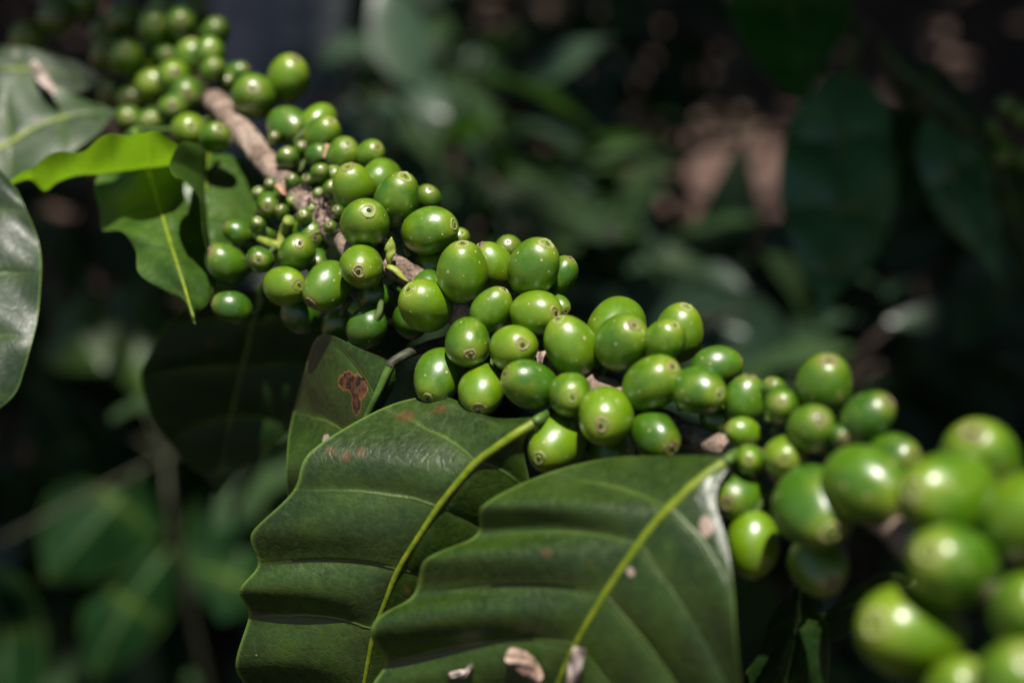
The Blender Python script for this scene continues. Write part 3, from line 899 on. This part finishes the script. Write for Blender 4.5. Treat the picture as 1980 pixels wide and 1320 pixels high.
SMALL = [
    (566, 352, 30, 562, 342, 8, 'b'), (640, 366, 34, 644, 356, 6, 'g'), (655, 410, 26, 650, 404, 8, 'b'), (588, 420, 30, 586, 412, 8, 'g'), (545, 410, 28, 540, 402, 6, 'b'), (640, 440, 26, 636, 434, 8, 'b'), (700, 470, 30, 704, 462, 4, 'g'),
    (470, 205, 30, 474, 198, 2, 'b'), (530, 268, 26, 532, 260, 6, 'b'), (440, 160, 30, 440, 150, 2, 'g'),
     # pinhead fruits
    (498, 436, 30, 498, 425, 10, 'g'), (583, 290, 32, 584, 278, 2, 'b'), (594, 350, 27, 592, 344, 6, 'b'), (616, 376, 25, 616, 370, 6, 'g'), (524, 360, 28, 520, 352, 6, 'b'),
    (564, 392, 28, 566, 386, 4, 'g'), (602, 406, 23, 602, 400, 6, 'g'), (502, 378, 30, 498, 368, 0, 'g'), (1622, 842, 38, 1632, 846, 8, 'b'), (330, 170, 30, 335, 160, 4, 'b'),
    (540, 372, 22, 545, 366, 8, 'b'),
]

# depth of every fruit, eased along the line of sight until none cuts into its neighbour
ALL = [(*c, 1)[:8] + (0,) if len(c) == 7 else tuple(c) + (0,) for c in CH] + [(*c, 1, 1) for c in SMALL]
DP = []
for c in ALL:
    q = stem_depth(c[0], c[1])
    DP.append(q[2] - c[5] - (24 if c[0] < 430 and c[1] < 275 else 0))
DP = np.array(DP)
XY = np.array([(c[0], c[1]) for c in ALL]); W = np.array([c[2] for c in ALL], float) * 1.04
for it in range(160):
    for i in range(len(ALL)):
        for j in range(i + 1, len(ALL)):
            sp = math.hypot(*(XY[i] - XY[j]))
            if sp > 0.6 * (W[i] + W[j]): continue
            dm = near(0.5 * (DP[i] + DP[j]))
            kz = 1.0 if DP[i] > 384 else 1 / 0.74
            need = 0.97 * 1.04 * 0.5 * (W[i] + W[j]) * dm / F
            s = sp * dm / F
            if s >= need: continue
            dz = kz * math.sqrt(need * need - s * s)
            cur = DP[i] - DP[j]
            if abs(cur) >= dz: continue
            sg = 1 if cur >= 0 else -1
            push = 0.3 * (dz - abs(cur))
            DP[i] += sg * push * 0.5; DP[j] -= sg * push * 0.5


def cherry_mesh(seed):
    """fruit of unit half-width, axis +z, tip at z=+1.13, flattened a little round the scar"""
    r = np.random.default_rng(seed)
    nu, nvv = 34, 26
    a = r.uniform(-0.05, 0.05, 6)
    V = [(0, 0, -1.13)]
    for i in range(1, nvv):
        th = math.pi * i / nvv            # 0 at base
        z = -math.cos(th)
        rad = math.sin(th) ** (0.94 + a[0] * 0.6)
        rad *= 1 - (0.05 + a[3]) * z - 0.02 * z * z
        zz = 1.13 * z
        if z > 0.93: zz = 1.13 * (0.93 + (z - 0.93) * 0.5)
        for j in range(nu):
            p = 2 * math.pi * j / nu
            k = 1 + (0.03 + a[5] * .4) * math.cos(2 * p + a[1] * 60) + 0.018 * math.cos(3 * p + a[2] * 60 + z) + 0.016 * math.sin(4 * z + a[4] * 80 + p) - 0.035 * max(0, math.cos(p + a[2] * 90)) ** 6 * (1 - z * z)
            V.append((rad * k * math.cos(p), rad * k * math.sin(p), zz))
    V.append((0, 0, 1.13 * 0.965))
    Fc = [(0, 1 + (j + 1) % nu, 1 + j) for j in range(nu)]
    for i in range(nvv - 2):
        for j in range(nu):
            b = 1 + i * nu
            Fc.append((b + j, b + (j + 1) % nu, b + nu + (j + 1) % nu, b + nu + j))
    b = 1 + (nvv - 2) * nu
    Fc += [(b + j, b + (j + 1) % nu, len(V) - 1) for j in range(nu)]
    return V, Fc


def raw_mesh(name, V, Fc, mat):
    me = bpy.data.meshes.new(name)
    me.from_pydata([tuple(v) for v in V], [], Fc)
    me.materials.append(mat)
    me.polygons.foreach_set('use_smooth', [True] * len(me.polygons))
    me.update()
    return me


def scar_mesh(nub, seed):
    """unit-radius disc: raised rim, sunken floor, a nub in the middle"""
    r = np.random.default_rng(seed)
    prof = [(1.12, -0.32), (1.0, -0.02), (0.86, 0.12), (0.7, 0.13), (0.58, -0.02), (0.44, -0.06), (0.34, 0.10 * nub), (0.24, 0.30 * nub), (0.14, 0.32 * nub), (0.06, 0.16 * nub)]
    n = 24
    V = []
    ph = r.uniform(0, 6.28, 2); off_ = r.uniform(-.14, .14, 2); nub *= r.uniform(.5, 1.5)
    for (rad, z) in prof:
        for j in range(n):
            p = 2 * math.pi * j / n
            k = 1 + 0.08 * math.sin(2 * p + ph[1]) + 0.06 * math.sin(3 * p + ph[0]) + 0.08 * r.normal() * (0.5 if rad > .5 else 1)
            V.append((rad * k * math.cos(p) + off_[0] * (rad < .5), rad * k * math.sin(p) + off_[1] * (rad < .5), z + 0.04 * r.normal() * (rad < 1.05)))
    V.append((0, 0, 0.05 * nub))
    Fc = []
    for i in range(len(prof) - 1):
        for j in range(n):
            Fc.append((i * n + j, i * n + (j + 1) % n, (i + 1) * n + (j + 1) % n, (i + 1) * n + j))
    b = (len(prof) - 1) * n
    Fc += [(b + j, b + (j + 1) % n, len(V) - 1) for j in range(n)]
    return V, Fc


MESH_C = [raw_mesh('coffee_cherry', *cherry_mesh(s), M['cherry']) for s in range(7)]
MESH_D = [raw_mesh('coffee_cherry', *cherry_mesh(s + 20), M['cherry_dark']) for s in range(4)]
MESH_S = {k: [raw_mesh('blossom_scar', *scar_mesh(nb, s + 40), M[m]) for s in range(5)] for k, m, nb in (('g', 'scar_green', 0.8), ('t', 'scar_tan', 1.0), ('b', 'scar_brown', 0.7))}
mat_stalk = M['stalk']

for i, c in enumerate(ALL):
    x, y, w, tx, ty, lay, kind, sg, small = c
    if x < 430 and y < 275: w *= 1.14
    d = DP[i]
    dm = near(d)
    r = 0.5 * 1.075 * w * dm / F * 0.001
    ctr = at(x, y, d)
    p = RT * ((tx - x) * dm / F * 0.001) - UP * ((ty - y) * dm / F * 0.001)
    a = 1.2 * r
    pl = p.length
    if pl > a * 1.25: p *= a * 1.25 / pl; pl = p.length
    view = (CAM - ctr).normalized()
    along = math.sqrt(max(0.0, a * a - pl * pl)) * sg
    ax = (p + view * along)
    la = max(1.12, ax.length / (1.13 * r))
    ax.normalize()
    q = ax.to_track_quat('Z', 'Y').to_matrix().to_4x4()
    spin = Matrix.Rotation(random.uniform(0, 6.28), 4, 'Z')
    young = small or w < 60 and x < 700 or (kind == 'b' and random.random() < 0.5) or y > 560 and x < 800  # darker skin for small, lower-left and some brown-scarred fruits
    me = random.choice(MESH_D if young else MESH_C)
    o = bpy.data.objects.new('pinhead_fruit' if small else 'coffee_cherry', me)
    COL.objects.link(o)
    host = far if x < 430 and y < 275 else branch
    o.parent = host
    wm = Matrix.Translation(ctr) @ q @ spin @ Matrix.Diagonal((r, r, r * la, 1))
    o.matrix_local = Matrix.Translation(-host.location) @ wm
    # scar at the tip
    sr = (0.31 if kind == 'g' else 0.33) * random.uniform(0.78, 1.12)
    if small: sr = 0.5
    elif w * dm / F < 9.5: sr = 0.36
    s = bpy.data.objects.new('blossom_scar', random.choice(MESH_S[kind]))
    COL.objects.link(s)
    s.parent = o
    zoff = 1.13 * 0.967 - (0.02 if sr < 0.33 else 0.05)
    s.matrix_local = Matrix.Translation((0, 0, zoff)) @ Matrix.Diagonal((sr, sr, sr / la, 1))
    # stalk from the fruit's base to the branch
    base = ctr - ax * (r * 1.1)
    qd = stem_depth(x, y)
    sp3 = at(qd[0], qd[1], qd[2])
    L = (sp3 - base).length
    if L > 0.006: sp3 = base + (sp3 - base) * (0.006 / L); L = 0.006
    mid = (base - ax * 0.35 * min(L, 0.012)).lerp(sp3, 0.4)
    Cc, _ = catmull([np.array(ctr - ax * r * 0.9), np.array(base), np.array(mid), np.array(sp3)], 12)
    v, f = tube(Cc, np.linspace(0.0012, 0.0009, 12) * (0.6 if small else 1), 8)
    inv = np.array(wm.inverted())
    v = v @ inv[:3, :3].T + inv[:3, 3]
    st = bpy.data.objects.new('stalk', raw_mesh('stalk', v, f, mat_stalk))
    COL.objects.link(st)
    st.parent = o

# --- fibres, bracts and buds at the bare nodes
def strand(parent, name, p, length, mat, r=0.0005):
    P = [np.array(p)]
    dv = rng.normal(size=3); dv /= np.linalg.norm(dv)
    for k in range(3):
        dv = dv + rng.normal(size=3) * 0.4; dv /= np.linalg.norm(dv)
        P.append(P[-1] + dv * length / 3)
    C, _ = catmull(P, 9)
    return tube(C, np.linspace(r, r * .3, 9), 6)


vs, fs, off = [], [], 0
for k in range(150):
    tt = rng.normal(0.5, 0.32)
    x = 575 + 95 * tt + rng.normal() * 8; y = 365 + 80 * tt + rng.normal() * 10
    v, f = strand(branch, 'fibre', at(x, y, stem_depth(x, y)[2] - rng.uniform(2, 5)), rng.uniform(.003, .007), None, rng.uniform(.0003, .0007))
    vs.append(v); fs += [tuple(i + off for i in q) for q in f]; off += len(v)
mesh_obj('node_fibres', np.vstack(vs), fs, M['bark_dark'], branch)


def bract(pxy, length, width, mat, name):
    (x0, y0, d0), (x1, y1, d1) = pxy
    a, b = np.array(at(x0, y0, d0)), np.array(at(x1, y1, d1))
    C, _ = catmull([a, (a * .6 + b * .4) + np.array(UP) * .0006, (a * .25 + b * .75), b], 14)
    R = width * np.array([.5, .8, .95, 1, 1, .97, .9, .82, .72, .62, .5, .38, .24, .06])
    v, f = tube(C, R, 10, 0.05, 0.6)
    mesh_obj(name, v, f, M[mat], branch)


bract([(535, 360, 428), (552, 378, 424)], .006, .0016, 'bract', 'dry_bract')
bract([(634, 282, 440), (626, 306, 436)], .006, .0018, 'bract', 'dry_bract')
bract([(478, 505, 432), (492, 488, 430)], .005, .0010, 'petal_dark', 'dry_bract')
bract([(752, 510, 396), (757, 458, 394)], .008, .0017, 'peduncle', 'leaf_bud')
bract([(748, 515, 395), (790, 545, 394)], .008, .0016, 'peduncle', 'leaf_bud')
for P in ([(560, 425, 420), (548, 450, 424), (538, 480, 424), (520, 505, 426)], [(540, 478, 424), (520, 470, 426), (500, 462, 428)], [(536, 482, 424), (548, 505, 424), (540, 520, 428)]):
    C, _ = catmull([np.array(at(*p)) for p in P], 16)
    v, f = tube(C, np.linspace(.0018, .0010, 16), 10, 0.03)
    mesh_obj('peduncle', v, f, M['peduncle'], branch)

# ------------------------------------------------------------------ leafy branch at the left
lb = empty('coffee_branch', at(-80, 300, 480), 'leafy coffee branch without fruit whose broad leaf catches white glints', 'branch')
C, t = catmull([np.array(at(*p)) for p in [(-420, -350, 640), (-260, -60, 560), (-140, 140, 520), (-80, 300, 480), (-60, 420, 455)]], 60)
v, f = tube(C, np.linspace(.004, .002, 60), 14, 0.02)
mesh_obj('stem', v, f, M['bark'], lb)
LD = [
    ((-40, 300, 452), (-46, 302, 452), (-30, 300, 452)),
    ((-40, 350, 446), (-130, 360, 450), (22, 352, 446)),
    ((-42, 410, 441), (-170, 420, 446), (52, 410, 440)),
    ((-45, 470, 436), (-190, 480, 442), (72, 470, 436)),
    ((-50, 530, 431), (-200, 540, 438), (81, 532, 432)),
    ((-55, 590, 426), (-200, 600, 434), (76, 595, 428)),
    ((-62, 650, 421), (-190, 660, 430), (64, 660, 424)),
    ((-70, 710, 417), (-170, 720, 426), (46, 718, 421)),
    ((-78, 765, 413), (-140, 770, 422), (22, 768, 418)),
    ((-86, 820, 410), (-100, 820, 414), (-40, 818, 414)),
    ((-92, 850, 409), (-94, 850, 409), (-90, 850, 409)),
]
station_leaf(lb, LD, 'leaf_grey', petiole=[(-75, 290, 482), (-50, 292, 465)], quilt=0.0014, wave=0.0014, nper=10, label='broad waxy leaf with white glints hanging at the picture edge')
LE = [
    ((-60, 312, 498), (-62, 305, 498), (-60, 318, 498)),
    ((-20, 296, 500), (-25, 205, 512), (-20, 350, 494)),
    ((25, 270, 503), (15, 165, 516), (30, 352, 494)),
    ((70, 243, 507), (62, 160, 518), (80, 330, 496)),
    ((120, 225, 511), (118, 172, 520), (130, 300, 500)),
    ((165, 218, 515), (165, 190, 521), (172, 270, 505)),
    ((198, 216, 518), (198, 203, 521), (200, 243, 511)),
    ((222, 216, 520), (221, 215, 520), (222, 219, 519)),
]
station_leaf(lb, LE, 'leaf_dull', petiole=[(-90, 290, 488)], quilt=0.0016, wave=0.001, nper=10)
LE2 = [
    ((-60, 150, 545), (-60, 146, 545), (-60, 156, 545)),
    ((-10, 135, 545), (-8, 92, 552), (-10, 185, 538)),
    ((40, 132, 546), (40, 95, 552), (40, 190, 538)),
    ((100, 138, 548), (110, 110, 553), (90, 190, 540)),
    ((150, 146, 550), (158, 124, 553), (150, 178, 545)),
    ((205, 157, 553), (205, 156, 553), (205, 160, 553)),
]
station_leaf(lb, LE2, 'leaf_dull', petiole=[(-135, 150, 522)], quilt=0.0012, wave=0.0008, nper=10)

# ------------------------------------------------------------------ drooping branch at the right, in shade
rb = empty('coffee_branch', at(1700, 60, 760), 'shaded coffee branch of large drooping leaves hanging against the brown soil', 'branch')
C, t = catmull([np.array(at(*p)) for p in [(1500, -250, 800), (1600, -60, 780), (1680, 60, 765), (1800, 160, 750), (1930, 240, 735), (2080, 310, 720)]], 70)
v, f = tube(C, np.linspace(.0055, .0035, 70), 14, 0.02)
mesh_obj('stem', v, f, M['bark_dark'], rb)
def simple_rows(mid, lw, dd=(0, 0)):
    """rows of a drooping blade: mid = [(x,y,d,left_px,right_px)]; widths are measured across the blade"""
    rows = []
    P = np.array([m[:2] for m in mid], float)
    T = np.gradient(P, axis=0); T /= np.linalg.norm(T, axis=1)[:, None]
    for (x, y, d, a, b), tt in zip(mid, T):
        n = np.array([tt[1], -tt[0]])         # to the right when going down
        rows.append(((x, y, d), (x - n[0] * a, y - n[1] * a, d + dd[0] * a), (x + n[0] * b, y + n[1] * b, d + dd[1] * b)))
    return rows
station_leaf(rb, simple_rows([(1640, 130, 740, 4, 4), (1634, 200, 728, 80, 70), (1630, 270, 716, 112, 90), (1626, 340, 706, 118, 108), (1620, 410, 697, 106, 112), (1612, 470, 691, 84, 94), (1602, 530, 685, 52, 50), (1594, 575, 682, 16, 18), (1586, 620, 680, 2, 2)], 0, (.02, .16)), 'leaf_blue', petiole=[(1670, 55, 764)], wave=0.004, quilt=0.009, r0=.0018, r1=.0006, midmat='midrib_dull', label='large blue green leaf drooping straight down')
station_leaf(rb, simple_rows([(1540, -120, 770, 4, 4), (1535, -60, 760, 90, 90), (1530, 10, 750, 118, 118), (1536, 70, 742, 104, 104), (1540, 120, 736, 76, 66), (1545, 160, 732, 40, 36), (1550, 200, 730, 3, 3)], 0, (-.10, -.08)), 'leaf_deep', petiole=[(1580, -100, 782)], quilt=0.005, r0=.0016, r1=.0006, midmat='midrib_dull', label='deep green leaf lit through at the top of the hanging branch')
station_leaf(rb, simple_rows([(1700, 80, 752, 4, 4), (1740, 130, 745, 40, 36), (1790, 170, 738, 50, 52), (1835, 205, 730, 44, 46), (1870, 240, 724, 30, 30), (1905, 290, 718, 3, 3)], 0, (.25, .1)), 'leaf_grey', quilt=0.003, r0=.0014, r1=.0006, midmat='midrib_dull')
station_leaf(rb, simple_rows([(1800, 190, 745, 4, 4), (1820, 270, 735, 46, 50), (1845, 340, 726, 60, 66), (1872, 400, 718, 56, 66), (1900, 460, 711, 34, 40), (1920, 505, 707, 14, 16), (1938, 550, 704, 2, 2)], 0, (.1, .25)), 'leaf_blue', petiole=[(1800, 160, 750)], wave=0.004, quilt=0.007, r0=.0014, r1=.0006, midmat='midrib_dull')
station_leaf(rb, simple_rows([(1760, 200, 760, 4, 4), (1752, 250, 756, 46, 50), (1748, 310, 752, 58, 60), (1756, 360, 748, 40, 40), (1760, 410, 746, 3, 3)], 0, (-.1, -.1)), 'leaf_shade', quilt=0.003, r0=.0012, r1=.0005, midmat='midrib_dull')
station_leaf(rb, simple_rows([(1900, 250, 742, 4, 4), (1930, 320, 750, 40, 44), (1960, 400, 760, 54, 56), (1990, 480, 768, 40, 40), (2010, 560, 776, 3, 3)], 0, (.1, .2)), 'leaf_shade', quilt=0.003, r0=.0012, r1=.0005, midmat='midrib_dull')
for (x, y, w, tx, ty) in [(1945, 205, 34, 1950, 195), (1975, 225, 36, 1980, 215), (1940, 300, 36, 1935, 310), (1980, 305, 38, 1985, 300), (1915, 245, 30, 1918, 238)]:
    d = 730
    r = 0.5 * w * d / F * 0.001
    o = bpy.data.objects.new('coffee_cherry', random.choice(MESH_C))
    COL.objects.link(o); o.parent = rb
    ax = (RT * (tx - x) - UP * (ty - y) - FW * 8).normalized()
    o.matrix_local = Matrix.Translation(-rb.location) @ Matrix.Translation(at(x, y, d)) @ ax.to_track_quat('Z', 'Y').to_matrix().to_4x4() @ Matrix.Diagonal((r, r, r, 1))
    s = bpy.data.objects.new('blossom_scar', MESH_S['b'][0]); COL.objects.link(s); s.parent = o
    s.matrix_local = Matrix.Translation((0, 0, 1.07)) @ Matrix.Diagonal((.33, .33, .33, 1))

# ------------------------------------------------------------------ low leafy plant in the dark lower left
lp = empty('coffee_plant', (at(350, 1000, 1200).x, at(350, 1000, 1200).y, 0), 'low coffee plant with big shade-toned leaves under the leafy branch', 'plant')
b0 = np.array([lp.location.x, lp.location.y, -.01])
C, t = catmull([b0, b0 + np.array([.01, 0, .1]), np.array(at(340, 1040, 1230)), np.array(at(320, 880, 1240))], 40)
v, f = tube(C, np.linspace(.005, .002, 40), 10)
mesh_obj('stem', v, f, M['petiole_dark'], lp)
for k, (mid, dd, mt) in enumerate([
    ([(175, 540, 700, 3, 3), (165, 580, 694, 22, 26), (150, 620, 690, 40, 60), (165, 670, 686, 80, 70), (200, 715, 684, 3, 3)], (.1, .1), 'leaf_mid'),
    ([(290, 545, 720, 3, 3), (265, 590, 714, 60, 60), (258, 640, 708, 76, 90), (265, 700, 702, 60, 90), (290, 770, 700, 3, 3)], (.1, .1), 'leaf_mid'),
    ([(560, 830, 800, 3, 3), (545, 890, 780, 70, 60), (510, 960, 760, 110, 90), (480, 1040, 745, 120, 100), (450, 1120, 730, 90, 90), (430, 1200, 720, 3, 3)], (.1, .1), 'leaf_dimmed'),
    ([(330, 840, 760, 3, 3), (280, 900, 745, 70, 80), (220, 970, 730, 100, 110), (150, 1050, 718, 90, 90), (90, 1120, 710, 3, 3)], (.1, .1), 'leaf_dimmed'),
    ([(-60, 1080, 640, 3, 3), (-20, 1150, 632, 70, 70), (10, 1230, 626, 90, 76), (10, 1310, 620, 80, 72), (0, 1420, 616, 3, 3)], (.05, .12), 'leaf_dimmed'),
    ([(60, 730, 800, 3, 3), (110, 790, 790, 60, 50), (150, 860, 780, 80, 60), (180, 930, 770, 50, 50), (200, 1000, 764, 3, 3)], (.1, .1), 'leaf_dimmed'),
    ([(420, 780, 830, 3, 3), (380, 850, 815, 60, 60), (350, 930, 800, 76, 76), (330, 1010, 790, 50, 60), (320, 1090, 784, 3, 3)], (.1, .1), 'leaf_dimmed'),
    ([(330, 1060, 740, 3, 3), (290, 1110, 732, 60, 60), (250, 1170, 726, 76, 76), (210, 1240, 720, 60, 60), (180, 1310, 716, 3, 3)], (.1, .1), 'leaf_dimmed'),
]):
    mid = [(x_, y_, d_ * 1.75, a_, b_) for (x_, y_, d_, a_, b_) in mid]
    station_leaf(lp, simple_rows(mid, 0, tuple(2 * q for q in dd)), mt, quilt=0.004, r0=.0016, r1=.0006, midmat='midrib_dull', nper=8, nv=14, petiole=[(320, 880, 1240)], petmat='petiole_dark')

# ------------------------------------------------------------------ dried petals lying on the leaves
def petal(P, width, mat, label, parent=None):
    pts_ = [np.array(at(*p)) for p in P]
    C, t = catmull(pts_, 24)
    T = np.gradient(C, axis=0); T /= np.linalg.norm(T, axis=1)[:, None]
    view = np.array(CAM) - C; view /= np.linalg.norm(view, axis=1)[:, None]
    S = np.cross(T, view)
    n = 11
    V = []
    ph = rng.uniform(0, 6)
    for i in range(24):
        u = i / 23
        w = width * (0.35 + 0.65 * math.sin(math.pi * min(1, u * .85 + .12)) ** .6)
        if i in (0, 23): w *= .3
        for j in range(n):
            s = (j / (n - 1) - .5) * 2
            V.append(C[i] + S[i] * s * w + view[i] * (0.0009 * math.sin(u * 9 + ph) * s + 0.0012 * (1 - s * s) + .0004 * math.sin(s * 7 + u * 13)))
    top = len(V)
    for i in range(24):
        for j in range(n):
            V.append(V[i * n + j] - view[i] * 0.00035)
    Fc = []
    for i in range(23):
        for j in range(n - 1):
            a = i * n + j
            Fc.append((a, a + 1, a + n + 1, a + n))
            Fc.append((top + a, top + a + n, top + a + n + 1, top + a + 1))
    for i in range(23):
        for j in (0, n - 1):
            a = i * n + j
            Fc.append((a, a + n, top + a + n, top + a))
    for j in range(n - 1):
        for i in (0, 23):
            a = i * n + j
            Fc.append((a, a + 1, top + a + 1, top + a))
    o = mesh_obj('dried_petal', V, Fc, M[mat])
    return tag(o, label, 'petal', 'dried petals stuck on the leaves')


petal([(978, 1262, 318), (1002, 1272, 316), (1025, 1290, 315), (1045, 1318, 315)], .0024, 'petal_dark', 'long brown and cream dried petal lying on the ribbed leaf')
petal([(1122, 1250, 304), (1116, 1272, 305), (1110, 1300, 307), (1104, 1326, 309)], .0020, 'petal', 'pale grey dried petal lying across the yellow midrib of the ribbed leaf')
petal([(868, 1304, 334), (886, 1302, 332), (900, 1300, 331), (914, 1284, 329)], .0011, 'petal', 'small bent whitish dried petal near the lower edge of the ribbed leaf')
petal([(62, 118, 514), (75, 138, 512), (90, 160, 511), (106, 186, 510)], .0022, 'petal', 'cream and orange dried petal stuck on a leaf of the fruitless leafy branch')
